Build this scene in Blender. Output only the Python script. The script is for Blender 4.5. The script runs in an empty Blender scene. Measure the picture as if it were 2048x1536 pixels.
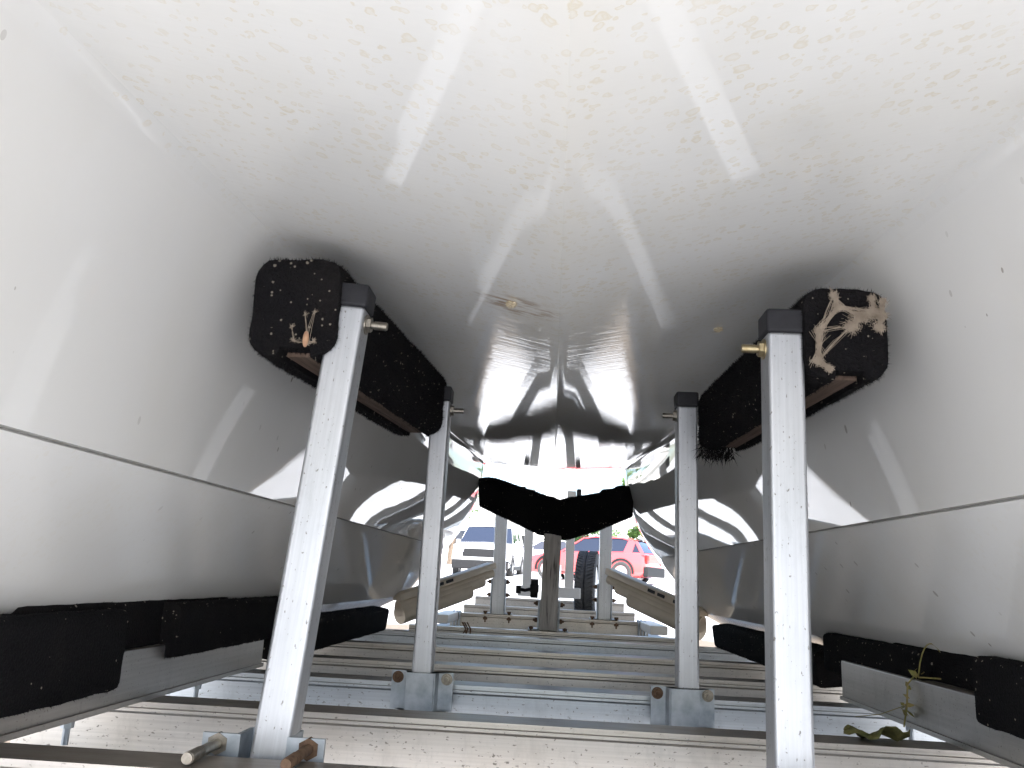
import bpy, bmesh, math, random
from mathutils import Vector, Matrix
from math import radians as R, sin, cos, pi
random.seed(7)
SC = bpy.context.scene
COL = SC.collection
H = 0.75            # eye height over the ground; all trailer and boat heights below are given from eye level

# ------------------------------------------------------------------ camera
cam = bpy.data.cameras.new('camera'); camo = bpy.data.objects.new('camera', cam); COL.objects.link(camo)
PITCH, HEAD, ROLL = 0.233622, 0.056534, R(2.9)
F = Vector((-sin(HEAD)*cos(PITCH), cos(HEAD)*cos(PITCH), sin(PITCH)))
R0 = Vector((cos(HEAD), sin(HEAD), 0)); U0 = R0.cross(F)
IX = R0*cos(ROLL) + U0*sin(ROLL); IU = -R0*sin(ROLL) + U0*cos(ROLL)
m = Matrix((IX, IU, -F)).transposed().to_4x4(); m.translation = Vector((0, 0, H))
camo.matrix_world = m
cam.sensor_width = 36; cam.lens = 1650/2048*36; cam.clip_start = 0.02; cam.clip_end = 2000
SC.camera = camo
# ------------------------------------------------------------------ sky, sun, exposure
SUN_EL, SUN_ROT = R(56), R(168)
W = bpy.data.worlds.new('World'); SC.world = W; W.use_nodes = True
wn = W.node_tree; bg = wn.nodes['Background']
sky = wn.nodes.new('ShaderNodeTexSky'); sky.sky_type = 'NISHITA'; sky.sun_disc = False
sky.sun_elevation = SUN_EL; sky.sun_rotation = SUN_ROT; sky.air_density = 1.0; sky.dust_density = 2.0
wn.links.new(sky.outputs[0], bg.inputs[0]); bg.inputs[1].default_value = 0.14
sl = bpy.data.lights.new('sun', 'SUN'); sl.energy = 4.8; sl.angle = R(0.5); sl.color = (1, .985, .965)
so = bpy.data.objects.new('sun', sl); COL.objects.link(so)
sd = Vector((sin(SUN_ROT)*cos(SUN_EL), cos(SUN_ROT)*cos(SUN_EL), sin(SUN_EL)))
so.rotation_euler = sd.to_track_quat('Z', 'Y').to_euler(); so.location = (0, -5, 12)
SC.view_settings.view_transform = 'Standard'; SC.view_settings.look = 'None'
SC.view_settings.exposure = 2.05; SC.view_settings.gamma = 1
SC.cycles.max_bounces = 10; SC.cycles.diffuse_bounces = 6; SC.cycles.glossy_bounces = 6
SC.cycles.caustics_reflective = True

# ------------------------------------------------------------------ helpers
def link(o): COL.objects.link(o); return o
def tag(o, label=None, cat=None, group=None, kind=None):
    if label: o['label'] = label
    if cat: o['category'] = cat
    if group: o['group'] = group
    if kind: o['kind'] = kind
    return o
def thing(name, label, cat, loc=(0, 0, 0), rot=(0, 0, 0), group=None):
    o = link(bpy.data.objects.new(name, None)); o.location = loc; o.rotation_euler = rot
    o.empty_display_size = .1
    return tag(o, label, cat, group)
def obj(name, bm, mat, parent=None, loc=(0, 0, 0), rot=(0, 0, 0), smooth=35):
    bmesh.ops.recalc_face_normals(bm, faces=bm.faces)
    me = bpy.data.meshes.new(name); bm.to_mesh(me); bm.free()
    for mt in (mat if isinstance(mat, (list, tuple)) else [mat]): me.materials.append(mt)
    if smooth:
        me.polygons.foreach_set('use_smooth', [True]*len(me.polygons)); me.set_sharp_from_angle(angle=R(smooth))
    o = link(bpy.data.objects.new(name, me))
    if smooth and len(me.polygons) < 900: o.modifiers.new('flat_sides', 'WEIGHTED_NORMAL').keep_sharp = True
    if parent: o.parent = parent
    o.location = loc; o.rotation_euler = rot
    return o
def dup(o, parent, loc=None, rot=None, deep=True):
    c = link(o.copy()); c.parent = parent
    if loc is not None: c.location = loc
    if rot is not None: c.rotation_euler = rot
    if deep:
        for ch in list(o.children): dup(ch, c)
    return c
def box(bm, c, s, bev=0, seg=2, rot=None):
    r = bmesh.ops.create_cube(bm, size=1)
    vs = r['verts']
    bmesh.ops.scale(bm, vec=s, verts=vs)
    if bev:
        es = list({e for v in vs for e in v.link_edges})
        rr = bmesh.ops.bevel(bm, geom=es, offset=bev, segments=seg, affect='EDGES', profile=.5)
        vs = list({v for f in rr['faces'] for v in f.verts} | {v for v in vs if v.is_valid})
    if rot: bmesh.ops.rotate(bm, cent=(0, 0, 0), matrix=rot, verts=vs)
    bmesh.ops.translate(bm, vec=c, verts=vs)
    return vs
def cyl(bm, a, b, r, r2=None, n=16, caps=True):
    a = Vector(a); b = Vector(b); d = b-a
    M = Matrix.Translation((a+b)/2) @ d.to_track_quat('Z', 'Y').to_matrix().to_4x4()
    return bmesh.ops.create_cone(bm, cap_ends=caps, segments=n, radius1=r, radius2=r if r2 is None else r2, depth=d.length, matrix=M)['verts']
def tube(bm, pts, r, n=6):
    pts = [Vector(p) for p in pts]; rings = []
    for i, p in enumerate(pts):
        t = (pts[min(i+1, len(pts)-1)]-pts[max(i-1, 0)]).normalized()
        a = t.orthogonal().normalized(); b = t.cross(a)
        rr = r[i] if isinstance(r, (list, tuple)) else r
        rings.append([bm.verts.new(p+(a*cos(2*pi*k/n)+b*sin(2*pi*k/n))*rr) for k in range(n)])
    for q in range(len(rings)-1):
        # keep rings aligned by choosing the offset with the smallest twist
        A, B = rings[q], rings[q+1]
        best = min(range(n), key=lambda s: sum((A[k].co-B[(k+s) % n].co).length for k in range(n)))
        B[:] = B[best:]+B[:best]
        for k in range(n): bm.faces.new((A[k], A[(k+1) % n], B[(k+1) % n], B[k]))
    bm.faces.new(rings[0]); bm.faces.new(rings[-1])
def prism(bm, prof, axis, a, b):
    """extrude a closed 2-D profile along an axis ('X': profile is (y,z); 'Y': (x,z))"""
    def P(p, t): return (t, p[0], p[1]) if axis == 'X' else (p[0], t, p[1]) if axis == 'Y' else (p[0], p[1], t)
    A = [bm.verts.new(P(p, a)) for p in prof]; B = [bm.verts.new(P(p, b)) for p in prof]
    n = len(prof)
    for k in range(n): bm.faces.new((A[k], A[(k+1) % n], B[(k+1) % n], B[k]))
    bm.faces.new(A); bm.faces.new(B)
def fuzz(bm, n, length, up=None, w=.0006):
    """short carpet fibres: thin triangles standing on the faces"""
    fs = [f for f in bm.faces if f.calc_area() > 1e-9]
    ar = [f.calc_area() for f in fs]
    for f in random.choices(fs, ar, k=n):
        vs = f.verts; i = random.randrange(len(vs)-2) if len(vs) > 3 else 0
        a, b, c = vs[0].co, vs[i+1].co, vs[i+2].co
        u, v = random.random(), random.random()
        if u+v > 1: u, v = 1-u, 1-v
        p = a+(b-a)*u+(c-a)*v
        nn = f.normal.copy()
        if nn.length < .5: continue
        d = (nn+Vector((random.uniform(-.8, .8), random.uniform(-.8, .8), random.uniform(-.8, .8)))).normalized()
        s = d.orthogonal().normalized()*w
        L = length*random.uniform(.4, 1.3)
        bm.faces.new([bm.verts.new(p-s-nn*.001), bm.verts.new(p+s-nn*.001), bm.verts.new(p+d*L)])

# ------------------------------------------------------------------ materials
def mat(name, base=(.5, .5, .5), rough=.5, metal=0, spec=.5):
    M = bpy.data.materials.new(name); M.use_nodes = True
    b = M.node_tree.nodes['Principled BSDF']
    b.inputs['Base Color'].default_value = (*base, 1); b.inputs['Roughness'].default_value = rough
    b.inputs['Metallic'].default_value = metal; b.inputs['Specular IOR Level'].default_value = spec
    return M
class N:
    def __init__(s, M): s.t = M.node_tree; s.b = s.t.nodes['Principled BSDF']; s.co = None
    def new(s, ty, **k):
        n = s.t.nodes.new(ty)
        for a, v in k.items(): setattr(n, a, v)
        return n
    def L(s, a, b): s.t.links.new(a, b)
    def coord(s, scale=(1, 1, 1), kind='Object'):
        if not s.co: s.co = s.new('ShaderNodeTexCoord')
        mp = s.new('ShaderNodeMapping'); mp.inputs['Scale'].default_value = scale
        s.L(s.co.outputs[kind], mp.inputs[0]); return mp.outputs[0]
    def noise(s, scale, det=4, vec=None, rough=.55):
        n = s.new('ShaderNodeTexNoise'); n.inputs['Scale'].default_value = scale; n.inputs['Detail'].default_value = det
        n.inputs['Roughness'].default_value = rough
        if vec: s.L(vec, n.inputs['Vector'])
        return n.outputs['Fac']
    def vor(s, scale, vec=None, feature='F1'):
        n = s.new('ShaderNodeTexVoronoi'); n.inputs['Scale'].default_value = scale; n.feature = feature
        if vec: s.L(vec, n.inputs['Vector'])
        return n
    def ramp(s, fac, stops):
        r = s.new('ShaderNodeValToRGB'); e = r.color_ramp.elements
        while len(e) < len(stops): e.new(.5)
        for el, (p, c) in zip(e, stops):
            el.position = p; el.color = (c, c, c, 1) if not isinstance(c, tuple) else (*c, 1)
        s.L(fac, r.inputs[0]); return r.outputs[0]
    def math(s, op, a, b=None, clamp=False):
        n = s.new('ShaderNodeMath', operation=op, use_clamp=clamp)
        for i, x in enumerate((a, b)):
            if x is None: continue
            if isinstance(x, (int, float)): n.inputs[i].default_value = x
            else: s.L(x, n.inputs[i])
        return n.outputs[0]
    def mix(s, fac, a, b):
        n = s.new('ShaderNodeMix', data_type='RGBA')
        for i, x in ((0, fac), (6, a), (7, b)):
            if isinstance(x, (int, float)): n.inputs[i].default_value = x
            elif isinstance(x, tuple): n.inputs[i].default_value = (*x, 1)
            else: s.L(x, n.inputs[i])
        return n.outputs[2]
    def bump(s, h, strength=.3, dist=.002, prev=None):
        n = s.new('ShaderNodeBump'); n.inputs['Strength'].default_value = strength; n.inputs['Distance'].default_value = dist
        s.L(h, n.inputs['Height'])
        if prev: s.L(prev, n.inputs['Normal'])
        return n.outputs[0]
    def color(s, c): s.L(c, s.b.inputs['Base Color'])
    def rough(s, c): s.L(c, s.b.inputs['Roughness'])
    def normal(s, c): s.L(c, s.b.inputs['Normal'])
    def nz(s):
        g = s.new('ShaderNodeNewGeometry'); x = s.new('ShaderNodeSeparateXYZ'); s.L(g.outputs['Normal'], x.inputs[0]); return x.outputs[2]
    def pos(s):
        x = s.new('ShaderNodeSeparateXYZ'); s.L(s.coord(), x.inputs[0]); return x.outputs

def gelcoat():
    M = mat('white_gelcoat', (.82, .82, .82), .05); n = N(M)
    b = n.b; b.inputs['IOR'].default_value = 1.5
    v = n.coord()
    # dried water marks: tan rings and dabs on the tunnel roof
    px, py, pz = n.pos()
    down = n.math('GREATER_THAN', n.math('ABSOLUTE', px), .0)
    g = n.nz()
    roof = n.ramp(n.math('MULTIPLY', g, -1), [(.55, 0.0), (.9, 1.0)])
    nearkeel = n.ramp(n.math('ABSOLUTE', px), [(.0, .24), (.22, .12), (.5, 0.0)])
    def rings(scale, thr, lo, hi, dens_scale):
        wob = n.new('ShaderNodeMix', data_type='VECTOR') ; wob.inputs[0].default_value = .012
        nz_ = n.new('ShaderNodeTexNoise'); nz_.inputs['Scale'].default_value = 90; n.L(v, nz_.inputs['Vector'])
        n.L(v, wob.inputs[4]); n.L(nz_.outputs['Color'], wob.inputs[5])
        vo = n.vor(scale, wob.outputs[1]); d = vo.outputs['Distance']
        sx = n.new('ShaderNodeSeparateColor'); n.L(vo.outputs['Color'], sx.inputs[0])
        size = n.math('ADD', n.math('MULTIPLY', sx.outputs[1], hi-lo), lo)
        q = n.math('DIVIDE', d, size)
        ring = n.ramp(q, [(0, .30), (.45, .35), (.8, 1.0), (1.0, 0.0)])
        dens = n.noise(dens_scale, 3, v)
        on = n.math('GREATER_THAN', n.math('ADD', n.math('ADD', n.math('MULTIPLY', dens, 1.2), nearkeel), n.math('MULTIPLY', sx.outputs[0], .8)), thr)
        return n.math('MULTIPLY', ring, on)
    r1 = rings(48, .95, .15, .38, 4.0); r2 = rings(80, .97, .18, .44, 6.0)
    st = n.math('MULTIPLY', n.math('MAXIMUM', r1, r2), roof)
    patch = n.ramp(n.noise(9, 3, v), [(.35, .3), (.7, 1)])
    st = n.math('MULTIPLY', st, patch)
    base = n.mix(n.math('MULTIPLY', st, .55), (.78, .772, .755), (.65, .555, .37))
    # yellowed film along the keel line
    kl = n.ramp(n.math('ABSOLUTE', px), [(.0, 1.0), (.05, .35), (.16, 0.0)])
    film = n.math('MULTIPLY', n.math('MULTIPLY', kl, roof), n.noise(14, 4, n.coord((1, .35, 1))))
    base = n.mix(n.math('MULTIPLY', film, .22), base, (.62, .52, .34))
    # one rusty brown run left of the keel
    e = n.math('ADD', n.math('POWER', n.math('DIVIDE', n.math('ADD', px, .075), .09), 2), n.math('POWER', n.math('DIVIDE', n.math('ADD', py, 1.14), .07), 2))
    blot = n.math('MULTIPLY', n.ramp(e, [(.1, 1.0), (1.0, 0.0)]), n.ramp(n.noise(40, 5, n.coord((.6, 1.6, 1))), [(.45, 0.0), (.62, 1.0)]))
    base = n.mix(n.math('MULTIPLY', n.math('MULTIPLY', blot, roof), .75), base, (.30, .17, .07))
    # fine dirt drips on the hull sides
    side = n.math('SUBTRACT', 1.0, roof)
    vs = n.vor(30, n.coord((1, 1, .55))); sxx = n.new('ShaderNodeSeparateColor'); n.L(vs.outputs['Color'], sxx.inputs[0])
    drop = n.math('LESS_THAN', vs.outputs['Distance'], n.math('MULTIPLY', sxx.outputs[2], .17))
    dn = n.ramp(n.noise(2.6, 3, v), [(.46, 0.0), (.60, 1.0)])
    drop = n.math('MULTIPLY', n.math('MULTIPLY', drop, dn), n.math('MULTIPLY', side, n.math('GREATER_THAN', sxx.outputs[0], .35)))
    base = n.mix(n.math('MULTIPLY', drop, .75), base, (.16, .13, .09))
    grime = n.math('MULTIPLY', n.ramp(n.noise(3.2, 6, n.coord((1, 1, .5))), [(.45, 0.0), (.8, 1.0)]), .22)
    base = n.mix(grime, base, (.62, .58, .48))
    n.color(base)
    n.rough(n.math('ADD', .014, n.math('MULTIPLY', n.math('ADD', st, grime), .05)))
    b1 = n.bump(n.noise(4, 1, v), .10, .0030)
    b2 = n.bump(n.math('MULTIPLY', n.noise(1, 2, n.coord((6, 105, 30))), roof), .5, .00036, b1)
    n.normal(b2)
    return M
def alu(name, base=(.78, .77, .75), axis='X', rough=.34, dirty=True, warm=None):
    M = mat(name, base, rough, .92); n = N(M)
    sc = {'X': (.6, 45, 70), 'Z': (60, 60, .8), 'Y': (60, .6, 60)}[axis]
    st = n.noise(3, 5, n.coord(sc)); big = n.noise(5, 4, n.coord())
    c = n.mix(n.ramp(st, [(.3, 0.0), (.7, 1.0)]), tuple(x*.86 for x in base), tuple(min(1, x*1.08) for x in base))
    c = n.mix(n.math('MULTIPLY', n.ramp(big, [(.4, 0.0), (.75, 1.0)]), .45), c, warm or tuple(x*.78 for x in base))
    sp = n.noise(210, 2, n.coord((1, 1, .55) if axis == 'Z' else (.55, 1, 1)))
    spk = n.ramp(n.math('ADD', sp, n.math('MULTIPLY', n.math('SUBTRACT', big, .5), .10)), [(.66, 0.0), (.70, .85)])
    scr = n.ramp(n.noise(9, 6, n.coord((3, 3, 1)), .75), [(.52, 0.0), (.72, 1.0)])
    c = n.mix(n.math('MULTIPLY', scr, .35), c, tuple(x*.55 for x in base))
    c = n.mix(n.math('MULTIPLY', spk, .8), c, (.10, .08, .06))
    met = n.math('SUBTRACT', .92, n.math('MULTIPLY', spk, .9))
    if dirty:
        top = n.ramp(n.nz(), [(.6, 0.0), (.9, 1.0)])
        tn = n.math('MULTIPLY', top, n.ramp(n.noise(30, 5, n.coord((.3, 1, 1))), [(.25, .75), (.75, 1.0)]))
        c = n.mix(tn, c, (.14, .115, .09))
        met = n.math('MULTIPLY', met, n.math('SUBTRACT', 1.0, n.math('MULTIPLY', tn, .95)))
    n.L(met, n.b.inputs['Metallic']); n.color(c)
    n.rough(n.math('ADD', rough-.08, n.math('MULTIPLY', st, .2)))
    n.normal(n.bump(st, .25, .0006))
    return M
def carpet():
    M = mat('black_carpet', (.010, .010, .011), .95, 0, .08); n = N(M)
    nf = n.noise(240, 3, n.coord())
    vs = n.vor(150, n.coord()); s = n.new('ShaderNodeSeparateColor'); n.L(vs.outputs['Color'], s.inputs[0])
    spk = n.math('MULTIPLY', n.math('LESS_THAN', vs.outputs['Distance'], n.math('MULTIPLY', n.math('POWER', s.outputs[1], 1.5), .44)), n.math('GREATER_THAN', s.outputs[0], .87))
    c = n.mix(nf, (.004, .004, .005), (.016, .015, .016))
    dust = n.ramp(n.noise(9, 5, n.coord()), [(.5, 0.0), (.8, 1.0)])
    c = n.mix(n.math('MULTIPLY', dust, .04), c, (.16, .13, .10))
    c = n.mix(n.math('MULTIPLY', spk, .6), c, (.36, .32, .26)); n.color(c)
    n.normal(n.bump(nf, .9, .004))
    return M
def galv():
    M = mat('galvanised_steel', (.42, .46, .50), .5, .7); n = N(M)
    vs = n.vor(70, n.coord()); f = n.noise(26, 5, n.coord())
    c = n.mix(n.ramp(f, [(.3, 0.0), (.7, 1.0)]), (.30, .34, .38), (.58, .62, .66)); n.color(c); n.rough(n.math('ADD', .35, n.math('MULTIPLY', f, .3)))
    n.normal(n.bump(f, .3, .001)); return M
def wood(name, a, b, sc=(40, 40, 2.2), rough=.8):
    M = mat(name, a, rough, 0, .3); n = N(M)
    g = n.noise(1.4, 6, n.coord(sc), .7)
    c = n.mix(n.ramp(g, [(.32, 0.0), (.66, 1.0)]), a, b); cr = n.ramp(n.noise(1, 6, n.coord(tuple(x*2.2 for x in sc))), [(.36, 1.0), (.44, 0.0)])
    n.color(n.mix(n.math('MULTIPLY', cr, .8), c, (.03, .025, .02))); n.normal(n.bump(g, .6, .004)); return M
def noisy(name, a, b, scale, rough=.8, spec=.3, det=5, bump=0, metal=0):
    M = mat(name, a, rough, metal, spec); n = N(M); f = n.noise(scale, det, n.coord())
    n.color(n.mix(n.ramp(f, [(.3, 0.0), (.7, 1.0)]), a, b))
    if bump: n.normal(n.bump(f, .5, bump))
    return M

GEL = gelcoat()
ALX = alu('weathered_aluminium', (.60, .565, .525), 'X', .36, True, (.50, .44, .37))
ALZ = alu('post_aluminium', (.54, .555, .58), 'Z', .46, False, (.38, .40, .43))
ALB = alu('bright_aluminium', (.84, .86, .88), 'Z', .5, False, (.74, .77, .80))
ALY = alu('rail_aluminium', (.46, .45, .44), 'Y', .42, True, (.36, .34, .31))
CARP = carpet(); GALV = galv()
CAP = noisy('black_plastic', (.012, .012, .015), (.022, .022, .027), 60, .55, .35)
STEEL = noisy('zinc_bolt', (.20, .18, .155), (.36, .33, .28), 80, .35, .5, metal=.9)
BRASS = noisy('yellowed_zinc', (.34, .27, .15), (.46, .39, .25), 80, .35, .5, metal=.9)
RUST = noisy('rusty_bolt', (.10, .06, .04), (.22, .14, .09), 90, .7, .3, metal=.4)
TIMB = wood('weathered_timber', (.46, .43, .395), (.80, .77, .73))
PINE = wood('brown_board', (.05, .03, .022), (.15, .105, .08), (30, 2, 30))
PVC = noisy('beige_pvc', (.62, .54, .43), (.70, .62, .50), 12, .45, .4)
WPOST = noisy('white_paint', (.74, .72, .69), (.80, .79, .77), 9, .4, .4)
RUB = noisy('tyre_rubber', (.03, .03, .031), (.06, .058, .056), 30, .8, .3)
WEB = noisy('dusty_cobweb', (.22, .18, .14), (.36, .30, .24), 60, 1, .05)
LEAF = noisy('green_dry_leaf', (.05, .065, .02), (.17, .15, .06), 40, .7, .2)
VINE = noisy('vine', (.17, .18, .05), (.36, .28, .12), 40, .7, .2)

# ------------------------------------------------------------------ ground (rises gently ahead of the trailer)
SL = .0312
def gz(y): return SL*max(0, y) if y > 0 else 0.0
def build_ground():
    bm = bmesh.new()
    ys = [-300, -40, -8, -2, 0, 2, 6, 12, 24, 40, 60, 100, 200]; xs = [-250, -60, -15, -4, 0, 4, 15, 60, 250]
    g = [[bm.verts.new((x, y, gz(y))) for x in xs] for y in ys]
    for i in range(len(ys)-1):
        for j in range(len(xs)-1): bm.faces.new((g[i][j], g[i][j+1], g[i+1][j+1], g[i+1][j]))
    M = mat('pale_concrete', (.5, .47, .43), .85, 0, .3); n = N(M)
    f = n.noise(.5, 6, n.coord()); f2 = n.noise(40, 6, n.coord())
    c = n.mix(n.ramp(f, [(.3, 0.0), (.7, 1.0)]), (.49, .485, .475), (.57, .565, .56)); c = n.mix(n.math('MULTIPLY', f2, .4), c, (.35, .345, .335))
    # unseen dark brown patch under the trailer, added to darken the hull reflections
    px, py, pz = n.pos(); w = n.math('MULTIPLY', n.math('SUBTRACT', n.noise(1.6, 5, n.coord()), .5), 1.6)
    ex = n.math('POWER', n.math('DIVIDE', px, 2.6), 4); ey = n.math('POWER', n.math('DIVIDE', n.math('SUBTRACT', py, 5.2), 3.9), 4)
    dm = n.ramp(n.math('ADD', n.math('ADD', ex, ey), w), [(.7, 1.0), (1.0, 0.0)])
    dark_patch = n.mix(n.ramp(f2, [(.3, 0.0), (.7, 1.0)]), (.095, .075, .055), (.18, .145, .11))
    c = n.mix(dm, c, dark_patch)
    n.color(c); n.normal(n.bump(f2, .4, .004))
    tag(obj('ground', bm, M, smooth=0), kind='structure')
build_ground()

# ------------------------------------------------------------------ the catamaran
def zk(y):                                   # keel line of the tunnel roof
    z = .372+.055*y
    if y > 4.75: z += (y-4.75)**2*.75
    return z
def half_profile(y):
    k = zk(y); xc = .557-.035*y if y < 4.6 else .396
    u = min(1, max(0, (y-1.1)/2.3)); u = u*u*(3-2*u); zc = k+.118*(1-u)+.022*u; out = 0
    if y > 4.6: out = (y-4.6)**2*.42
    zs = .131+.0065*y; xs = .60-.004*y
    P = []
    P += [(0, k-.0010), (.003, k-.0001), (.008, k+.0003)]
    for t in (.04, .10, .18, .26, .34, .42, .50, .58, .66, .74, .82, .89, .94): P.append((xc*t, k+(zc-k)*t))
    for t in (.96, .975, .987, .995, 1.0):   # tight concave fillet into the hull side
        a = (t-.94)/.06; P.append((xc*t, k+(zc-k)*.95-.020*(a**2.2)))
    x0, z0 = P[-1]
    g = min(1, max(0, (y-2.5)/1.85)); g = g*g*(3-2*g)
    for i in range(1, 15):                   # inner hull side down to the strake, fuller towards the bow
        a = i/14; P.append((x0+(xs-x0)*a**(1+.95*g)+.010*(1-g)*sin(pi*a), z0+(zs-z0)*a))
    P += [(xs+.014, zs-.0005), (xs+.016, zs-.004), (xs+.002, zs-.0050)]
    for i in range(1, 9):
        a = i/8; P.append((xs+.002+(.80-xs-.002)*a, zs-.0050+(-.115-zs+.0050)*a))
    P += [(.95, -.19), (1.08, -.23), (1.2, -.15), (1.38, .1), (1.5, .5), (1.56, .95), (1.56, 1.15)]
    Q = []
    for x, z in P:
        w = min(1, x/.3)
        rise = 0
        if y > 4.6: rise = (y-4.6)**2*.16*max(0, (1-max(0, z)))
        Q.append((x+out*w*max(0, 1-x/1.7), z+rise))
    return Q
def build_boat():
    t = thing('catamaran', 'glossy white catamaran hull with water stained tunnel roof, resting on the trailer bunks', 'boat', (0, 2.5, H-.1))
    bm = bmesh.new(); ys = [-.50+.1*i for i in range(68)]
    rows = []
    for y in ys:
        hp = half_profile(y); pts = [(-x, z) for x, z in hp[:0:-1]]+hp
        rows.append([bm.verts.new((x, y-2.5, z+.1)) for x, z in pts])
    for i in range(len(rows)-1):
        for j in range(len(rows[0])-1): bm.faces.new((rows[i][j], rows[i][j+1], rows[i+1][j+1], rows[i+1][j]))
    obj('hull', bm, GEL, t, smooth=24)
    # deck closing the top, and the two transoms
    bm = bmesh.new()
    dz = 1.25
    for i in range(len(ys)-1):
        q = [bm.verts.new((s*1.56, y-2.5, dz)) for y in (ys[i], ys[i+1]) for s in (-1, 1)]
        bm.faces.new((q[0], q[1], q[3], q[2]))
    bmesh.ops.remove_doubles(bm, verts=bm.verts, dist=1e-5)
    obj('deck', bm, GEL, t, smooth=24)
    for yy, y_off in ((-.5, -3.002), (ys[-1], ys[-1]-2.498)):
        hp = half_profile(yy)
        for s in (-1, 1):
            bm = bmesh.new()
            vs = [bm.verts.new((s*x, y_off, z+.1)) for x, z in hp]; top = [bm.verts.new((s*x, y_off, 1.25)) for x, z in hp]
            for k in range(len(hp)-1): bm.faces.new((vs[k], vs[k+1], top[k+1], top[k]))
            obj('transom', bm, GEL, t, smooth=0)
build_boat()

# ------------------------------------------------------------------ the trailer
TR = thing('boat_trailer', 'aluminium boat trailer with carpeted bunks, tall guide posts and stacked cross beams under the catamaran', 'trailer', (0, 3, H-.25))
def tl(x, y, z): return (x, y-3, z+.25)      # eye-level coordinates -> trailer coordinates
# cross beams: I-beams with a lip
def beam_bm(half):
    bm = bmesh.new()
    pr = [(0, 0), (.088, 0), (.09, -.002), (.09, -.012), (.060, -.017), (.060, -.112), (.09, -.118), (.09, -.13), (0, -.13), (0, -.118), (.007, -.112), (.007, -.022), (0, -.017), (0, -.0115), (.0015, -.0105), (0, -.0095), (0, -.002)]
    prism(bm, pr, 'X', -half, half); return bm
beams = [(1.095, -.25), (1.58, -.25), (2.085, -.25), (2.541, -.25), (3.157, -.25), (3.85, -.247), (4.42, -.247), (5.38, -.213), (6.2, -.185), (7.1, -.14)]
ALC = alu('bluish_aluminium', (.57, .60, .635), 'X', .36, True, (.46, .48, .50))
b0 = None
for i, (y, z) in enumerate(beams):
    half = .98 if y < 4 else (.72 if y < 5 else .62)
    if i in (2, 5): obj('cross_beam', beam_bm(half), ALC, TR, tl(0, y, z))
    elif half == .98 and b0: dup(b0, TR, tl(0, y, z))
    else:
        o = obj('cross_beam', beam_bm(half), ALX, TR, tl(0, y, z))
        b0 = b0 or o
# side rails that carry the bunks
for s in (-1, 1):
    bm = bmesh.new(); box(bm, (0, 0, 0), (.10, 1.95, .095), .004); box(bm, (-s*.052, 0, -.043), (.006, 1.95, .009))
    obj('side_rail', bm, ALY, TR, tl(s*.795, 1.265, -.2025))
    bm = bmesh.new(); box(bm, (0, 0, 0), (.10, 6.6, .14), .006)
    obj('main_rail', bm, ALY, TR, tl(s*1.04, 2.4, -.46))
    for k, y in enumerate((1.15, 1.36, 1.85)):       # clamp bolts hanging under the rails
        bm = bmesh.new(); cyl(bm, (0, 0, 0), (0, 0, -.035), .0055, n=10); cyl(bm, (0, 0, 0), (0, 0, -.010), .010, n=6)
        obj('clamp_bolt', bm, GALV, TR, tl(s*.752, y, -.2502))
# bunks: carpet covered boards under the hulls
def carpet_block(sx, sy, sz, n_fuzz, seed, groove=0, L=.0035, r=.014):
    random.seed(seed); bm = bmesh.new()
    r = r; hw, hh = sx/2, sz/2; prof = []
    for cx, cz, a0 in ((hw-r, hh-r, 0), (-hw+r, hh-r, 90), (-hw+r, -hh+r, 180), (hw-r, -hh+r, 270)):
        if groove and a0 == 270:
            for x, z in ((-hw*.30, -hh-.002), (-hw*.26, -hh+groove), (hw*.42, -hh+groove), (hw*.46, -hh-.002)): prof.append((x, z))
        for k in range(5): a = R(a0+k*22.5); prof.append((cx+r*cos(a), cz+r*sin(a)))
    # subdivide long sides
    P = []
    for i, p in enumerate(prof):
        q = prof[(i+1) % len(prof)]; d = math.hypot(q[0]-p[0], q[1]-p[1]); m_ = max(1, int(d/.012))
        for k in range(m_): P.append((p[0]+(q[0]-p[0])*k/m_, p[1]+(q[1]-p[1])*k/m_))
    ny = max(4, int(sy/.02)); rows = []
    def wob(x, y, z): return (sin(x*61+y*37+seed)+sin(y*83+z*71+seed*2)+sin(z*113+x*47+y*23))*.0008+random.uniform(-.0007, .0007)
    for j in range(ny+1):
        y = -sy/2+sy*j/ny; sh = 1 if 0 < j < ny else .975
        rows.append([bm.verts.new((x*sh*(1+wob(x, y, z)*9), y+(random.uniform(-.002, .002) if j in (0, ny) else 0), z*sh*(1+wob(z, y, x)*9))) for x, z in P])
    for j in range(ny):
        for k in range(len(P)): bm.faces.new((rows[j][k], rows[j][(k+1) % len(P)], rows[j+1][(k+1) % len(P)], rows[j+1][k]))
    bm.faces.new(rows[0]); bm.faces.new(rows[-1])
    bmesh.ops.triangulate(bm, faces=[f for f in bm.faces if len(f.verts) > 4])
    bmesh.ops.recalc_face_normals(bm, faces=bm.faces); bm.normal_update()
    fuzz(bm, n_fuzz, L)
    return bm
def cob(name, bm, loc, rot=(0, 0, 0), parent=TR, mat_=None):
    me = bpy.data.meshes.new(name); bm.to_mesh(me); bm.free(); me.materials.append(mat_ or CARP)
    me.polygons.foreach_set('use_smooth', [True]*len(me.polygons)); me.set_sharp_from_angle(angle=R(50))
    o = link(bpy.data.objects.new(name, me)); o.parent = parent; o.location = loc; o.rotation_euler = rot; return o
bk = []
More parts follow.
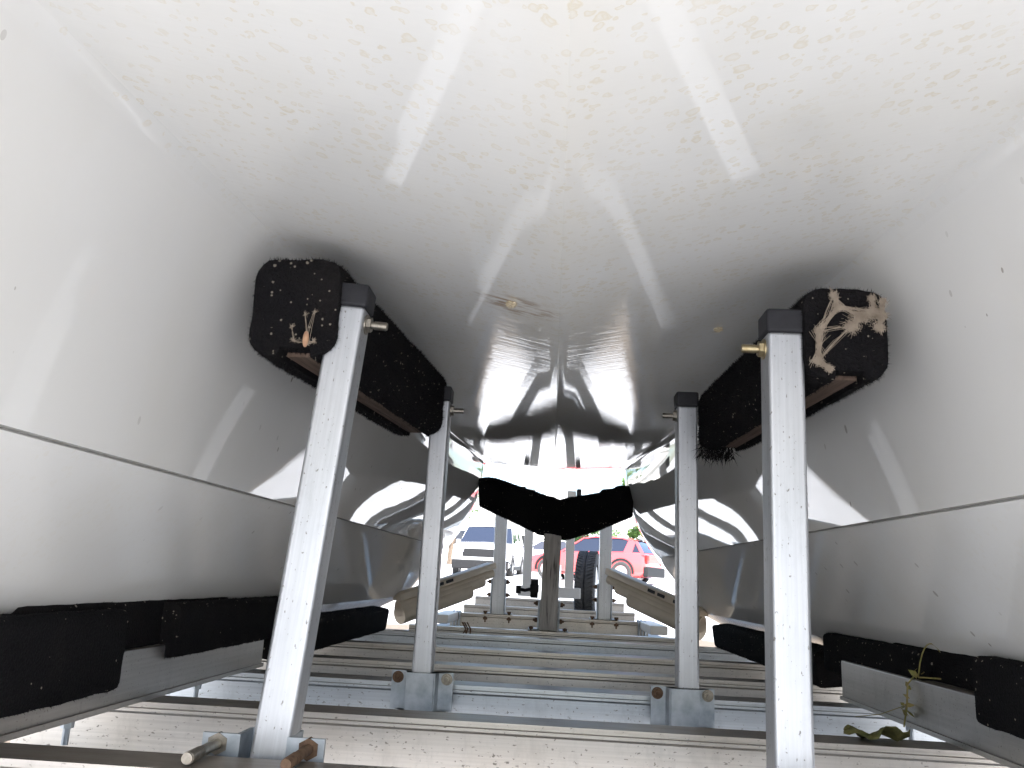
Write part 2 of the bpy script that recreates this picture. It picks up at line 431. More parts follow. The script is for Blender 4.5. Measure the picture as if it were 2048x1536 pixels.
for s in (-1, 1):
    sd_ = 11 if s < 0 else 29
    specs = ([(.775, .45, 1.47, -.150, .137), (.802, 1.2, 2.0, -.118, .10), (.765, 1.655, 2.42, -.128, .105), (.77, 2.35, 3.86, -.195, .10)] if s < 0 else
             [(.785, .45, 1.555, -.147, .12), (.825, 1.3, 2.0, -.132, .105), (.795, 1.80, 2.40, -.146, .10), (.79, 2.45, 3.95, -.194, .10)])
    for i, (x, y0, y1, z, h) in enumerate(specs):
        cob('bunk', carpet_block(.085, y1-y0, h, int(9000*(y1-y0)), sd_+i), tl(s*x, (y0+y1)/2, z), (0, R(-8)*s if i == 3 else 0, 0))

# guide posts
def post_bm(w, d, h):
    bm = bmesh.new(); box(bm, (0, d/2, h/2), (w, d, h), .006, 3); return bm
def cap_bm(w, d, h=.037):
    bm = bmesh.new(); box(bm, (0, d/2, h/2), (w+.005, d+.005, h), .005, 3); box(bm, (0, d/2, -.004), (w-.004, d-.004, .02)); return bm
def hexnut(bm, a, b, r):
    cyl(bm, a, b, r, n=6)
def guide_post(x, y, lean, zb, zt, s, w=.054, d=.052):
    L = (zt-zb)/cos(lean)
    p = obj('guide_post', post_bm(w, d, L), ALZ, TR, tl(x, y, zb), (0, lean, 0))
    obj('post_cap', cap_bm(w, d), CAP, p, (0, 0, L-.001))
    bm = bmesh.new(); q = -s                       # bolt through the post, its end towards the tunnel's middle
    cyl(bm, (q*w/2-q*.01, d/2, L-.022), (q*(w/2+.034), d/2, L-.022), .0062, n=12)
    for k in range(7): cyl(bm, (q*(w/2+.014+k*.0028), d/2, L-.022), (q*(w/2+.0155+k*.0028), d/2, L-.022), .0070, n=12)
    hexnut(bm, (q*(w/2+.0005), d/2, L-.022), (q*(w/2+.009), d/2, L-.022), .0125)
    cyl(bm, (q*(w/2), d/2, L-.022), (q*(w/2+.002), d/2, L-.022), .016, n=18)
    obj('through_bolt', bm, BRASS if s > 0 and y < 1.5 else STEEL, p)
    return p
def bracket_flat(x, y, z):                       # plate behind the beam with long clamp bolts reaching back over it
    bm = bmesh.new(); pr = [(-.086, -.052), (-.033, -.052), (-.033, -.0), (.033, 0), (.033, -.052), (.086, -.052), (.086, -.046), (.039, -.046), (.039, .006), (-.039, .006), (-.039, -.046), (-.086, -.046)]
    prism(bm, pr, 'Z', -.10, .0)
    bmesh.ops.rotate(bm, cent=(0, 0, 0), matrix=Matrix.Rotation(0, 3, 'Z'), verts=bm.verts)
    b = obj('post_bracket', bm, GALV, TR, tl(x, y, z))
    for sx in (-1, 1):
        bm = bmesh.new(); cyl(bm, (0, .012, 0), (0, -.098, 0), .0072, n=14); hexnut(bm, (0, .0, 0), (0, .012, 0), .015); 
        for q in range(11): cyl(bm, (0, -.094+q*.0036, 0), (0, -.0922+q*.0036, 0), .0080, n=14)
        obj('clamp_bolt', bm, RUST if sx > 0 else STEEL, b, (sx*.064, -.054, -.014))
def bracket_hat(x, y, z):
    bm = bmesh.new(); pr = [(-.073, .03), (-.036, .03), (-.031, -.006), (.031, -.006), (.036, .03), (.073, .03), (.073, .036), (.040, .036), (.034, 0), (-.034, 0), (-.040, .036), (-.073, .036)]
    prism(bm, pr, 'Z', -.085, 0)
    b = obj('post_bracket', bm, GALV, TR, tl(x, y, z))
    for sx in (-1, 1):
        bm = bmesh.new(); cyl(bm, (0, .10, 0), (0, -.016, 0), .0055, n=12); hexnut(bm, (0, -.010, 0), (0, .0, 0), .0115); cyl(bm, (0, -.002, 0), (0, .0, 0), .0135, n=16)
        obj('clamp_bolt', bm, RUST if sx < 0 else STEEL, b, (sx*.058, .03, -.015))
guide_post(-.382, 1.21, R(4.2), -.29, .406, -1)
guide_post(.337, 1.21, R(.4), -.29, .386, 1)
guide_post(-.292, 2.02, R(0), -.225, .434, -1, .047)
guide_post(.327, 2.02, R(-.2), -.225, .443, 1, .050)
bracket_flat(-.388, 1.262, -.226); bracket_flat(.334, 1.262, -.262)
bracket_hat(-.292, 2.015, -.219); bracket_hat(.3165, 2.015, -.222)

# guide boards: carpet wrapped timbers bolted to the posts
def guide_board(a, b, w, h, seed, s):
    a = Vector(a); b = Vector(b); d = b-a
    q = d.to_track_quat('Y', 'Z')
    o = cob('guide_board', carpet_block(w, d.length, h, 42000, seed, .012, .006, .030), tl(*((a+b)/2)), q.to_euler())
    bm = bmesh.new(); box(bm, (w*.04, .004, -h/2+.012), (w*.33, d.length-.05, .014), .002)
    obj('wooden_core', bm, PINE, o)
    return o
GBL = guide_board((-.4125, 1.205, .398), (-.352, 2.06, .425), .142, .158, 5, -1)
GBR = guide_board((.428, 1.205, .385), (.408, 2.0, .402), .126, .142, 8, 1)
# frayed carpet end on the right board's far end
random.seed(3); bm = bmesh.new()
for k in range(420):
    p = Vector((random.uniform(-.06, .02), .385+random.uniform(-.02, .012), random.uniform(-.09, -.045)))
    dd = Vector((random.uniform(-.5, .3), random.uniform(-.3, .5), random.uniform(-1, -.1))).normalized()
    L_ = random.uniform(.012, .035); sd2 = dd.orthogonal().normalized()*.0016
    bm.faces.new([bm.verts.new(p-sd2), bm.verts.new(p+sd2), bm.verts.new(p+dd*L_)])
cob('frayed_carpet', bm, (0, 0, 0), parent=GBR)

# V-shaped carpeted bow cradle on its timber post
def cradle():
    top = [(-.410, .536), (-.367, .545), (-.319, .543), (-.165, .498), (-.117, .484), (-.037, .46), (.011, .451), (.036, .438), (.082, .454), (.184, .474), (.255, .489), (.256, .505), (.325, .514), (.348, .531), (.403, .531), (.430, .52)]
    bot = [(.428, .364), (.321, .316), (.252, .284), (.167, .255), (.097, .229), (.035, .226), (.003, .236), (-.075, .248), (-.147, .279), (-.236, .318), (-.3, .342), (-.398, .384)]
    def resample(L, n):
        out = []
        xs = [L[0][0]+(L[-1][0]-L[0][0])*i/n for i in range(n+1)]
        for x in xs:
            for a, b in zip(L, L[1:]):
                if min(a[0], b[0])-1e-9 <= x <= max(a[0], b[0])+1e-9:
                    t_ = (x-a[0])/((b[0]-a[0]) or 1); out.append((x, a[1]+(b[1]-a[1])*t_)); break
        return out
    T_ = resample(top, 56); B_ = resample(bot[::-1], 56)
    random.seed(12); bm = bmesh.new(); rings = []
    for (xt, zt), (xb, zb) in zip(T_, B_):
        c = Vector(((xt+xb)/2, 0, (zt+zb)/2)); up = Vector(((xt-xb)/2, 0, (zt-zb)/2)); ring = []
        for k in range(20):
            a = 2*pi*k/20; ca, sa = cos(a), sin(a)
            f = lambda v: math.copysign(abs(v)**.45, v)
            ring.append(bm.verts.new(c+up*f(sa)*(1+random.uniform(-.012, .012))+Vector((0, f(ca)*.052, 0))))
        rings.append(ring)
    for A, B in zip(rings, rings[1:]):
        for k in range(20): bm.faces.new((A[k], A[(k+1) % 20], B[(k+1) % 20], B[k]))
    bm.faces.new(rings[0]); bm.faces.new(rings[-1])
    bmesh.ops.triangulate(bm, faces=[f for f in bm.faces if len(f.verts) > 4])
    bmesh.ops.recalc_face_normals(bm, faces=bm.faces); bm.normal_update(); fuzz(bm, 9000, .006, w=.0009)
    cob('bow_cradle', bm, tl(0, 4.52, 0))
cradle()
bm = bmesh.new(); box(bm, (0, .045, .25), (.092, .09, .50), .005)
tp = obj('timber_post', bm, TIMB, TR, tl(-.002, 4.475, -.246), (0, R(.9), 0))
for s in (-1, 1):
    bm = bmesh.new(); box(bm, (s*.053, .045, .075), (.010, .10, .155), .002); box(bm, (s*.077, .045, .004), (.055, .10, .008), .002)
    br = obj('post_bracket', bm, GALV, tp)
    for zz in (.05, .135):
        bm = bmesh.new(); cyl(bm, (s*.058, .045, zz), (s*.073, .045, zz), .012, n=6); cyl(bm, (s*.07, .045, zz), (s*.082, .045, zz), .006, n=10); obj('bolt', bm, RUST, tp)
    bm = bmesh.new(); cyl(bm, (s*.088, .0, .02), (s*.088, .0, -.045), .006, n=10); hexnut(bm, (s*.088, 0, .006), (s*.088, 0, .018), .013); hexnut(bm, (s*.088, 0, -.036), (s*.088, 0, -.022), .014)
    obj('bolt', bm, RUST, tp)
# tall aluminium posts further ahead
for x in (-.325, .348):
    bm = bmesh.new(); box(bm, (0, .03, .34), (.078, .06, .68), .004)
    p = obj('bow_post', bm, ALB, TR, tl(x, 5.40, -.212), (0, R(-.6) if x < 0 else 0, 0))
    bm = bmesh.new(); box(bm, (0, .03, .688), (.084, .066, .02), .004); obj('post_cap', bm, CAP, p)
    for s in (-1, 1):
        bm = bmesh.new(); box(bm, (s*.044, .03, .10), (.008, .066, .24), .002); box(bm, (s*.066, .03, .004), (.05, .066, .008), .002); obj('post_bracket', bm, GALV, p)
        for zz in (.12, .20):
            bm = bmesh.new(); cyl(bm, (s*.048, .03, zz), (s*.066, .03, zz), .013, n=6); cyl(bm, (s*.066, .03, zz), (s*.076, .03, zz), .006, n=8); obj('bolt', bm, RUST, p)
        bm = bmesh.new(); cyl(bm, (s*.075, -.008, .02), (s*.075, -.008, -.05), .007, n=8); hexnut(bm, (s*.075, -.008, -.034), (s*.075, -.008, -.014), .016); hexnut(bm, (s*.075, -.008, .008), (s*.075, -.008, .02), .014)
        obj('bolt', bm, RUST, p)
# white bow stop posts with black pads
for x, t_ in ((-.157, 0), (.128, 0)):
    bm = bmesh.new(); box(bm, (0, .03, .36), (.06, .06, .68), .004); box(bm, (0, .03, .012), (.12 if x < 0 else .16, .10, .07), .004)
    p = obj('bow_stop_post', bm, WPOST, TR, tl(x, 5.75, -.075))
    s = -1 if x < 0 else 1
    bm = bmesh.new(); box(bm, (s*.05, .03, .66), (.032, .08, .11), .008, 3); obj('rubber_pad', bm, CAP, p)
# bow guides: sloping beige pipes in sleeves under a board
def bow_guide(s):
    a = Vector((s*.78, 4.35, -.125)); b = Vector((s*.335, 4.86, .068)); d = b-a
    root = cob('bow_guide', guide_pipe(d.length), tl(*((a+b)/2)), d.to_track_quat('Y', 'Z').to_euler(), mat_=PVC)
    L = d.length
    bm = bmesh.new(); cyl(bm, (0, -L/2, -.080), (0, L*.20, -.080), .046, n=28); o = obj('sleeve', bm, PVC, root)
    bm = bmesh.new(); cyl(bm, (0, -L/2, -.052), (0, L*.36, -.052), .036, n=24); obj('sleeve', bm, PVC, root)
    for k in (-.28, -.12, -.02):
        bm = bmesh.new(); box(bm, (-s*.036, L*k, .014), (.008, .05, .016), .001); obj('slot_plate', bm, CAP, root)
def guide_pipe(L):
    bm = bmesh.new(); box(bm, (0, 0, .012), (.07, L, .034), .003); cyl(bm, (0, -L/2, -.030), (0, L*.48, -.030), .027, n=20); return bm
bow_guide(-1); bow_guide(1)
# winch beside the timber post
bm = bmesh.new(); cyl(bm, (-.02, 0, 0), (.02, 0, 0), .05, n=28); cyl(bm, (-.024, 0, 0), (.024, 0, 0), .02, n=16)
wi = obj('winch', bm, CAP, TR, tl(-.082, 4.56, -.035))
bm = bmesh.new(); tube(bm, [(-.02, -.02, -.004), (-.05, -.03, -.012), (-.085, -.03, -.006)], .009, 8); cyl(bm, (-.085, -.03, -.03), (-.085, -.03, .012), .014, n=12); obj('winch_handle', bm, CAP, wi)
# wiring loop and clip on the beams
random.seed(21)
bm = bmesh.new()
for k in range(4):
    x0 = random.uniform(-.02, .02); tube(bm, [(x0-.02, 0, .01), (x0, -.012, -.02), (x0+random.uniform(-.02, .02), -.014, -.06), (x0+random.uniform(-.01, .03), -.01, -.10)], .004, 6)
obj('wiring', bm, RUST, TR, tl(-.41, 4.40, -.23))
bm = bmesh.new(); tube(bm, [(.03*cos(a), 0, .06*sin(a)) for a in [2*pi*k/18 for k in range(17)]], .004, 6); obj('wire_loop', bm, GALV, TR, tl(-.29, 5.6, .06))
for s in (-1, 1):                                 # U-bolts where the beams meet the frame
    for k in range(3):
        bm = bmesh.new(); tube(bm, [(0, 0, -.07), (0, 0, .0), (0, .02, .02), (0, .07, .02), (0, .09, 0), (0, .09, -.07)], .006, 6)
        obj('u_bolt', bm, GALV, TR, tl(s*(.56+.02*k), 5.36, -.225))
    bm = bmesh.new(); box(bm, (0, 0, 0), (.10, .7, .05), .006); obj('tongue_bracket', bm, WPOST, TR, tl(s*.62, 5.2, -.232))
for s in (-1, 1):
    a, b = Vector((s*1.0, 4.2, -.40)), Vector((s*.12, 8.6, -.30)); d = b-a
    bm = bmesh.new(); box(bm, (0, 0, 0), (.09, d.length, .12), .006); obj('tongue_rail', bm, ALY, TR, tl(*((a+b)/2)), d.to_track_quat('Y', 'Z').to_euler())
# wheels
def wheel(parent, loc, r, w, rim_mat, rot=(0, 0, 0), tread=True, name='wheel'):
    bm = bmesh.new(); n = 60
    prof = [(-w*.5*.86, r*.66), (-w*.5, r*.78), (-w*.49, r*.90), (-w*.42, r*.965), (-w*.2, r), (-w*.03, r), (-w*.025, r*.965), (w*.025, r*.965), (w*.03, r), (w*.2, r), (w*.42, r*.965), (w*.49, r*.90), (w*.5, r*.78), (w*.43, r*.66)]
    rings = [[bm.verts.new((x, rr*cos(2*pi*k/n), rr*sin(2*pi*k/n))) for x, rr in prof] for k in range(n)]
    for k in range(n):
        A, B = rings[k], rings[(k+1) % n]
        for j in range(len(prof)-1): bm.faces.new((A[j], A[j+1], B[j+1], B[j]))
    if tread:
        for k in range(n*1):
            for s in (-1, 1):
                a = 2*pi*k/n
                vs = box(bm, (0, 0, 0), (w*.40, r*.052, r*.055), 0, 1, Matrix.Rotation(s*R(28), 3, 'Z'))
                bmesh.ops.translate(bm, vec=(s*w*.255, 0, r*.985), verts=vs)
                bmesh.ops.rotate(bm, cent=(0, 0, 0), matrix=Matrix.Rotation(a, 3, 'X'), verts=vs)
    o = link(bpy.data.objects.new(name, None)); o.parent = parent; o.location = loc; o.rotation_euler = rot; o.empty_display_size = .1
    obj('tyre', bm, RUB, o)
    bm = bmesh.new()
    cyl(bm, (-w*.38, 0, 0), (w*.38, 0, 0), r*.62, n=32); cyl(bm, (-w*.43, 0, 0), (w*.43, 0, 0), r*.17, n=20)
    for k in range(5):
        a = 2*pi*k/5
        for s in (-1, 1): vs = box(bm, (s*w*.39, 0, r*.36), (w*.06, r*.17, r*.42), .004); bmesh.ops.rotate(bm, cent=(0, 0, 0), matrix=Matrix.Rotation(a, 3, 'X'), verts=vs)
    bmesh.ops.recalc_face_normals(bm, faces=bm.faces)
    obj('rim', bm, rim_mat, o)
    return o
RIM = noisy('silver_rim', (.55, .55, .56), (.68, .68, .69), 20, .3, .5, metal=.8)
wheel(TR, tl(.312, 7.0, -.035), .30, .165, WPOST, (0, 0, R(-9)), name='spare_wheel')
for s in (-1, 1): wheel(TR, tl(s*1.22, 2.7, -.43), .32, .2, WPOST, tread=False)
bm = bmesh.new(); cyl(bm, (-1.2, 0, 0), (1.2, 0, 0), .03, n=16); obj('axle', bm, GALV, TR, tl(0, 2.7, -.43))
bm = bmesh.new(); box(bm, (0, 0, 0), (.09, 3.2, .1), .006); obj('tongue', bm, ALY, TR, tl(0, 8.2, -.30))
bm = bmesh.new(); cyl(bm, (0, 0, 0), (0, 0, -.62+.0312*9.2), .03, n=16); cyl(bm, (0, 0, -.60+.0312*9.2), (0, 0, -.64+.0312*9.2), .09, n=20); cyl(bm, (0, 0, 0), (0, 0, .3), .035, n=16)
obj('jack', bm, GALV, TR, tl(.08, 9.2, -.11))

# ------------------------------------------------------------------ small litter
def strand_web(name, loc, label, seed, blobs, links_, sx=1):
    random.seed(seed); bm = bmesh.new()
    P = [Vector((x, random.uniform(-.007, -.003), z)) for x, z, _ in blobs]
    for (x, z, r), p in zip(blobs, P):
        for k in range(int(420*r/.01)):
            a = random.uniform(0, 2*pi); q = p+Vector((cos(a), 0, sin(a)*.75))*abs(random.gauss(0, r*.62)); q.y = random.uniform(-.008, -.001)
            b_ = random.uniform(0, pi); dv = Vector((cos(b_), random.uniform(-.3, .3), sin(b_)))*random.uniform(.001, .006)
            sv = Vector((-sin(b_), 0, cos(b_)))*.00022
            bm.faces.new([bm.verts.new(q-dv-sv), bm.verts.new(q-dv+sv), bm.verts.new(q+dv+sv), bm.verts.new(q+dv-sv)])
    for i, j, w in links_:
        a, b = P[i], P[j]
        for k in range(int(10*w)):
            o1 = Vector((random.gauss(0, .0022*w**.5), 0, random.gauss(0, .0022*w**.5))); o2 = Vector((random.gauss(0, .0022*w**.5), 0, random.gauss(0, .0022*w**.5)))
            mid = (a+b)/2+Vector((random.gauss(0, .002), random.uniform(-.004, 0), random.gauss(0, .002)))
            tube(bm, [a+o1, mid, b+o2], .00035, 4)
    o = obj(name, bm, WEB, None, loc); return tag(o, label, 'cobweb')
strand_web('cobweb', (.428, 1.197, H+.385), 'tan dusty cobweb stretched over the end of the right carpeted guide board', 4,
           [(-.020, .055, .004), (-.014, .036, .006), (.018, .022, .013), (.036, .052, .003), (.036, .030, .010), (-.043, -.002, .004), (-.046, -.048, .006), (.004, .006, .010), (.052, .048, .003), (.048, .024, .008), (.044, .006, .007), (-.030, -.060, .004)],
           [(0, 1, 4), (1, 2, 3), (1, 5, 4), (5, 6, 6), (2, 4, 5), (3, 4, 3), (4, 9, 2), (8, 9, 4), (9, 10, 4), (2, 7, 6), (7, 5, 1), (7, 6, 1), (6, 11, 4), (1, 4, 1), (0, 5, .5)])
strand_web('cobweb', (-.4125, 1.196, H+.398), 'thin cobweb with a brown chrysalis low on the left guide board end', 9,
           [(.030, -.062, .0012), (.022, -.015, .0003), (.037, -.012, .0003), (.008, -.058, .0006), (.004, -.036, .0003), (.040, -.058, .0008)],
           [(0, 1, .3), (0, 2, .3), (0, 3, .5), (3, 4, .3), (0, 5, .6)])
bm = bmesh.new(); r_ = bmesh.ops.create_uvsphere(bm, u_segments=12, v_segments=8, radius=.006); bmesh.ops.scale(bm, vec=(.8, .7, 2.2), verts=bm.verts)
tag(obj('chrysalis', bm, noisy('chrysalis_brown', (.36, .20, .12), (.50, .30, .19), 80, .6), None, (-.385, 1.19, H+.342)), 'small reddish brown chrysalis stuck to the left guide board end', 'chrysalis')
def tuft(loc, label, seed, r):
    random.seed(seed); bm = bmesh.new(); bmesh.ops.create_icosphere(bm, subdivisions=3, radius=r)
    for v in bm.verts: v.co = Vector((v.co.x*1.2, v.co.y, v.co.z*.7))*(1+random.uniform(-.12, .12)+.2*sin(v.co.x*900+v.co.y*700))
    bm.normal_update(); fuzz(bm, 260, r*.8, w=.0003)
    tag(obj('cocoon', bm, TAN, None, loc), label, 'cocoon')
TAN = noisy('tan_cocoon', (.42, .35, .24), (.62, .54, .40), 200, .9, .1)
tuft((-.084, 1.341, H+.460), 'tan cocoon stuck beside the rusty stain near the keel line', 2, .007)
tuft((.329, 1.656, H+.528), 'tan cocoon stuck to the tunnel roof above the right guide board', 3, .007)
# wilted leaf on the second beam
random.seed(5); bm = bmesh.new(); nx, ny = 20, 10; g = []
for i in range(nx+1):
    u = i/nx; wv = .030*sin(pi*min(1, u*1.02))**.7*(1+.28*sin(u*21)); row = []
    for j in range(ny+1):
        v_ = j/ny*2-1; row.append(bm.verts.new(((u-.5)*.125, v_*wv*.8, .010+.010*sin(u*5+v_*2)*abs(v_)+.006*sin(u*13)-.006*v_+random.uniform(-.002, .002))))
    g.append(row)
for i in range(nx):
    for j in range(ny): bm.faces.new((g[i][j], g[i][j+1], g[i+1][j+1], g[i+1][j]))
lf = obj('leaf', bm, LEAF, None, (.600, 1.628, H-.246), (R(10), 0, R(8)))
lf.modifiers.new('s', 'SOLIDIFY').thickness = .0012
tag(lf, 'curled half dry green leaf lying on the near cross beam', 'leaf')
bm = bmesh.new()
tube(bm, [(.0+.05*k/14, -.055*k/14, .068*sin(pi*(k/14)**.75)) for k in range(15)], .0013, 6)
tube(bm, [(0, 0, .0), (.03, -.03, .002), (.06, -.06, .003)], .0015, 6)
tube(bm, [(.0, .02, .0), (-.018, .01, -.015), (-.020, .015, -.06), (-.022, .03, -.10)], .0018, 6); tube(bm, [(-.02, .03, -.06), (-.05, .08, -.085), (-.08, .14, -.1)], .0008, 5)
random.seed(6)
for k in range(16):
    p = Vector(random.choice([(0, 0, 0), (-.016, .012, -.02), (-.021, .02, -.07), (.004, -.01, .004), (-.02, .015, -.05)]))+Vector((random.uniform(-.012, .008), random.uniform(-.015, .015), random.uniform(-.012, .012)))
    a = Vector((random.uniform(-1, 1), random.uniform(-1, 1), random.uniform(-1, 1))).normalized(); b_ = a.orthogonal().normalized(); L_ = random.uniform(.006, .014)
    bm.faces.new([bm.verts.new(p-a*L_), bm.verts.new(p+b_*L_*.5), bm.verts.new(p+a*L_), bm.verts.new(p-b_*L_*.5)])
tag(obj('vine', bm, VINE, None, (.752, 1.80, H-.150)), 'yellow green vine with a looped tendril over the right side rail', 'vine')

# ------------------------------------------------------------------ vehicles ahead
GLS = mat('car_glass', (.02, .025, .04), .04, 0, .6)
def paint(name, c): M = mat(name, c, .25); M.node_tree.nodes['Principled BSDF'].inputs['Coat Weight'].default_value = 1; return M
RED = paint('red_car_paint', (.66, .07, .07)); WHT = paint('white_car_paint', (.78, .78, .78)); DRED = paint('dark_red_paint', (.30, .015, .02))
TRIM = noisy('dark_trim', (.008, .008, .009), (.014, .014, .015), 20, .6)
LAMP = mat('lamp_glass', (.75, .75, .78), .08); TAIL = mat('tail_lamp', (.45, .01, .01), .15)
def car(label, loc, heading, paint_, st, belt, roofline, wheels, group=None, name='parked_car', W_=.88):
    """st: lower body stations (y, bottom, top, half width); roofline: (y, z) of the cabin, front to rear"""
    t = thing(name, label, 'car', loc, (SL*.9*cos(heading), 0, heading), group)
    bm = bmesh.new(); rows = []
    for y, zb, zt, w in st:
        rows.append([bm.verts.new(p) for p in ((-w*.9, y, zb), (-w, y, zb+.08), (-w*1.01, y, (zb+zt)/2), (-w*.97, y, zt-.05), (-w*.9, y, zt), (0, y, zt+.03), (w*.9, y, zt), (w*.97, y, zt-.05), (w*1.01, y, (zb+zt)/2), (w, y, zb+.08), (w*.9, y, zb))])
    for A, B in zip(rows, rows[1:]):
        for k in range(11): bm.faces.new((A[k], A[(k+1) % 11], B[(k+1) % 11], B[k]))
    bm.faces.new(rows[0]); bm.faces.new(rows[-1])
    body = obj('body', bm, paint_, t, smooth=40)
    # cabin glass and roof
    bm = bmesh.new(); n_ = len(roofline); rows = []
    for y, z in roofline:
        k = (z-belt)/(max(q[1] for q in roofline)-belt); w = W_*.93-.17*k
        rows.append([bm.verts.new((-W_*.93, y, belt-.04)), bm.verts.new((-w, y, z)), bm.verts.new((0, y, z+.03*k)), bm.verts.new((w, y, z)), bm.verts.new((W_*.93, y, belt-.04))])
    for A, B in zip(rows, rows[1:]):
        for k in range(4): bm.faces.new((A[k], A[k+1], B[k+1], B[k]))
    bm.faces.new(rows[0]); bm.faces.new(rows[-1])
    obj('window', bm, GLS, t, smooth=40)
    zr = max(q[1] for q in roofline); hi = [q for q in roofline if q[1] > zr-.12]
    bm = bmesh.new(); rows = []
    for y, z in hi: rows.append([bm.verts.new(p) for p in ((-W_*.79, y, z-.03), (-W_*.74, y, z+.015), (0, y, z+.05), (W_*.74, y, z+.015), (W_*.79, y, z-.03))])
    for A, B in zip(rows, rows[1:]):
        for k in range(4): bm.faces.new((A[k], A[k+1], B[k+1], B[k]))
    obj('roof', bm, paint_, t, smooth=40)
    for s in (-1, 1):
        def pil(y0, y1, z1, w):
            bm = bmesh.new(); a = Vector((s*W_*.935, y0, belt-.05)); k = (z1-belt)/(zr-belt); b = Vector((s*(W_*.945-.17*k), y1, z1))
            q = [a+Vector((0, -w, 0)), a+Vector((0, w, 0)), b+Vector((0, w*.8, 0)), b+Vector((0, -w*.8, 0))]
            o_ = Vector((s*.012, 0, 0)); vs = [bm.verts.new(p) for p in q]+[bm.verts.new(p+o_) for p in q]
            for f in ((0, 1, 2, 3), (4, 5, 6, 7), (0, 1, 5, 4), (1, 2, 6, 5), (2, 3, 7, 6), (3, 0, 4, 7)): bm.faces.new([vs[i] for i in f])
            obj('pillar', bm, paint_, t, smooth=0)
        pil(roofline[0][0], hi[0][0], hi[0][1], .05); pil((hi[0][0]+hi[-1][0])/2, (hi[0][0]+hi[-1][0])/2, zr, .05)
        pil(hi[-1][0]+.14, hi[-1][0]+.02, hi[-1][1], .15); pil(roofline[-1][0]-.02, hi[-1][0]-.1, hi[-1][1], .06)
        bm = bmesh.new(); box(bm, (s*(W_+.06), roofline[0][0]-.35, belt+.03), (.16, .09, .12), .03); obj('mirror', bm, paint_, t)
        yf, yr = st[0][0], st[-1][0]
        bm = bmesh.new(); box(bm, (s*W_*.72, yf-.06*0+.0, st[0][2]-.12), (.34, .10, .15), .03); obj('headlight', bm, LAMP, t)
        bm = bmesh.new(); box(bm, (s*W_*.80, yr, st[-1][2]-.14), (.22, .10, .26), .03); obj('tail_lamp', bm, TAIL, t)
    yf, yr = st[0][0], st[-1][0]
    for yy, sg in ((yf, 1), (yr, -1)):
        bm = bmesh.new(); box(bm, (0, yy, .40), (W_*1.9, .16, .30), .04, 3); obj('bumper', bm, TRIM, t)
    bm = bmesh.new(); box(bm, (0, yf+.01, st[0][2]-.20), (W_*1.2, .07, .26), .02); obj('grille', bm, TRIM, t)
    for s in (-1, 1):
        bm = bmesh.new(); box(bm, (s*W_*.97, (wheels[0]+wheels[1])/2, .30), (.05, abs(wheels[0]-wheels[1])-.7, .14), .02); obj('sill', bm, TRIM, t)
        for y in wheels:
            bm = bmesh.new()
            ring = [[bm.verts.new((s*(W_+dx), y+rr*cos(pi*k/16-.12), .34+rr*sin(pi*k/16-.12))) for dx, rr in ((.012, .43), (.02, .36), (-.05, .35))] for k in range(18)]
            for A, B in zip(ring, ring[1:]):
                for k in range(2): bm.faces.new((A[k], A[k+1], B[k+1], B[k]))
            obj('wheel_arch', bm, TRIM, t)
            wheel(t, (s*(W_-.07), y, .335), .335, .21, RIM, tread=False)
    return t
hatch = dict(st=[(2.05, .25, .62, .78), (1.85, .2, .74, .86), (1.2, .2, .88, .88), (.6, .2, .93, .88), (-1.2, .2, .97, .88), (-1.85, .22, .98, .86), (-2.02, .3, .90, .80)], belt=.93,
             roofline=[(.85, .95), (.1, 1.36), (-.3, 1.42), (-1.2, 1.40), (-1.55, 1.32), (-1.92, .97)], wheels=(1.3, -1.25))
sedan = dict(st=[(2.25, .28, .70, .80), (2.05, .22, .80, .88), (1.1, .22, .94, .90), (.5, .22, .97, .90), (-1.2, .22, .99, .90), (-2.1, .24, 1.0, .88), (-2.3, .32, .92, .82)], belt=.96,
             roofline=[(.95, .98), (.15, 1.38), (-.2, 1.44), (-.9, 1.43), (-1.3, 1.36), (-1.75, 1.0)], wheels=(1.42, -1.35))
suv = dict(st=[(2.4, .34, .98, .88), (2.2, .28, 1.06, .97), (1.2, .28, 1.13, .98), (.7, .28, 1.16, .98), (-1.5, .28, 1.18, .98), (-2.3, .3, 1.18, .96), (-2.45, .4, 1.1, .9)], belt=1.13,
           roofline=[(1.15, 1.16), (.45, 1.66), (.1, 1.76), (-1.8, 1.76), (-2.1, 1.7), (-2.35, 1.18)], wheels=(1.55, -1.5))
car('red hatchback parked side on to the right of the tall aluminium bow post', (1.42, 27.5, gz(26.8)), R(64), RED, **hatch)
car('white truck facing the trailer with a dark grille, left of the bow posts', (-2.15, 30.0, gz(28)), R(176), WHT, name='parked_truck', W_=.98, **suv)
car('white sedan parked beyond the bow posts beside the white truck', (-.45, 40, gz(40)), R(100), WHT, **sedan)
car('dark red car parked farthest away behind the spare wheel', (2.7, 46, gz(46)), R(90), DRED, **sedan)

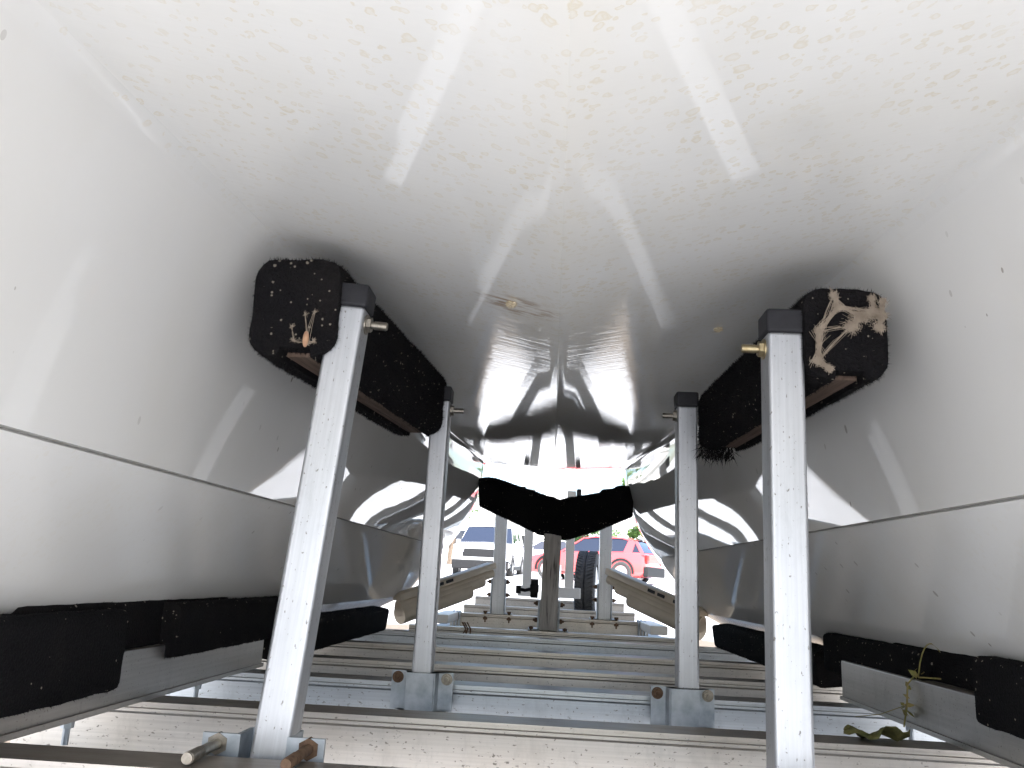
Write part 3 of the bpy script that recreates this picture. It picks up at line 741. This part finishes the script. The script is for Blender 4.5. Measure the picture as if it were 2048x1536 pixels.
# ------------------------------------------------------------------ trees and house beyond
FOL = []
for i, (a, b) in enumerate((((.05, .10, .022), (.11, .18, .045)), ((.04, .085, .025), (.085, .15, .05)))):
    FOL.append(noisy('foliage', a, b, 1.5, .7, .2))
BARK = noisy('bark', (.10, .075, .055), (.17, .13, .10), 12, .9, .1, bump=.02)
def tree(loc, h, r, label, seed, mi):
    random.seed(seed); t = thing('tree', label, 'tree', loc, group='trees beyond the car park')
    bm = bmesh.new(); tube(bm, [(0, 0, -.1), (.05, .03, h*.25), (-.04, .05, h*.5), (.03, 0, h*.85)], [r*.09, r*.07, r*.05, r*.015], 10)
    for k in range(6):
        a = random.uniform(0, 2*pi); z0 = h*random.uniform(.3, .6)
        tube(bm, [(0, 0, z0), (r*.3*cos(a), r*.3*sin(a), z0+h*.1), (r*.65*cos(a), r*.65*sin(a), z0+h*.22)], [r*.035, r*.02, r*.008], 6)
    obj('trunk', bm, BARK, t)
    bm = bmesh.new()
    cl = [Vector((random.gauss(0, r*.42), random.gauss(0, r*.42), h*random.uniform(.32, .98))) for _ in range(42)]
    for c in cl:
        k_ = 1-abs(c.z/h-.6)*1.1; c.x *= k_*1.3; c.y *= k_*1.3; rr = r*random.uniform(.16, .34)
        for _ in range(75):
            d = Vector((random.gauss(0, 1), random.gauss(0, 1), random.gauss(0, .8))).normalized()*rr*random.random()**.4
            p = c+d; a = Vector((random.uniform(-1, 1), random.uniform(-1, 1), random.uniform(-.6, .6))).normalized(); b = a.orthogonal().normalized(); s_ = random.uniform(.07, .15)
            bm.faces.new([bm.verts.new(p-a*s_), bm.verts.new(p+b*s_*.5), bm.verts.new(p+a*s_), bm.verts.new(p-b*s_*.5)])
    obj('crown', bm, FOL[mi], t, smooth=0)
tree((-5.6, 47, gz(47)), 7.5, 2.4, 'broad leafy tree to the left beyond the white truck', 1, 0)
tree((1.6, 54, gz(54)), 3.2, 2.0, 'low bushy tree straight ahead above the spare wheel', 2, 1)
tree((4.75, 43, gz(43)), 6.0, 1.3, 'slim green tree to the right behind the red hatchback', 3, 0)
def house():
    t = thing('house', 'pale low house with a grey roof across the car park', 'house', (-2, 62, gz(62)))
    wallm = noisy('cream_wall', (.70, .68, .62), (.76, .74, .69), 3, .85); rf = noisy('grey_roof', (.30, .29, .28), (.40, .39, .37), 6, .9)
    bm = bmesh.new(); box(bm, (0, 4, 1.6), (26, 8, 3.4)); obj('wall', bm, wallm, t)
    bm = bmesh.new(); prism(bm, [(-.6, 3.3), (8.6, 3.3), (4, 5.6)], 'X', -13.5, 13.5); obj('roof', bm, rf, t, smooth=0)
    for x in (-9, -5, 3.5, 8):
        bm = bmesh.new(); box(bm, (x, -.01, 1.7), (1.6, .10, 1.3)); o = obj('window_frame', bm, WPOST, t)
        bm = bmesh.new(); box(bm, (x, -.03, 1.7), (1.4, .08, 1.1)); obj('pane', bm, GLS, o)
    bm = bmesh.new(); box(bm, (0, -.02, 1.05), (1.0, .1, 2.1), .01); obj('door', bm, TRIM, t)
house()
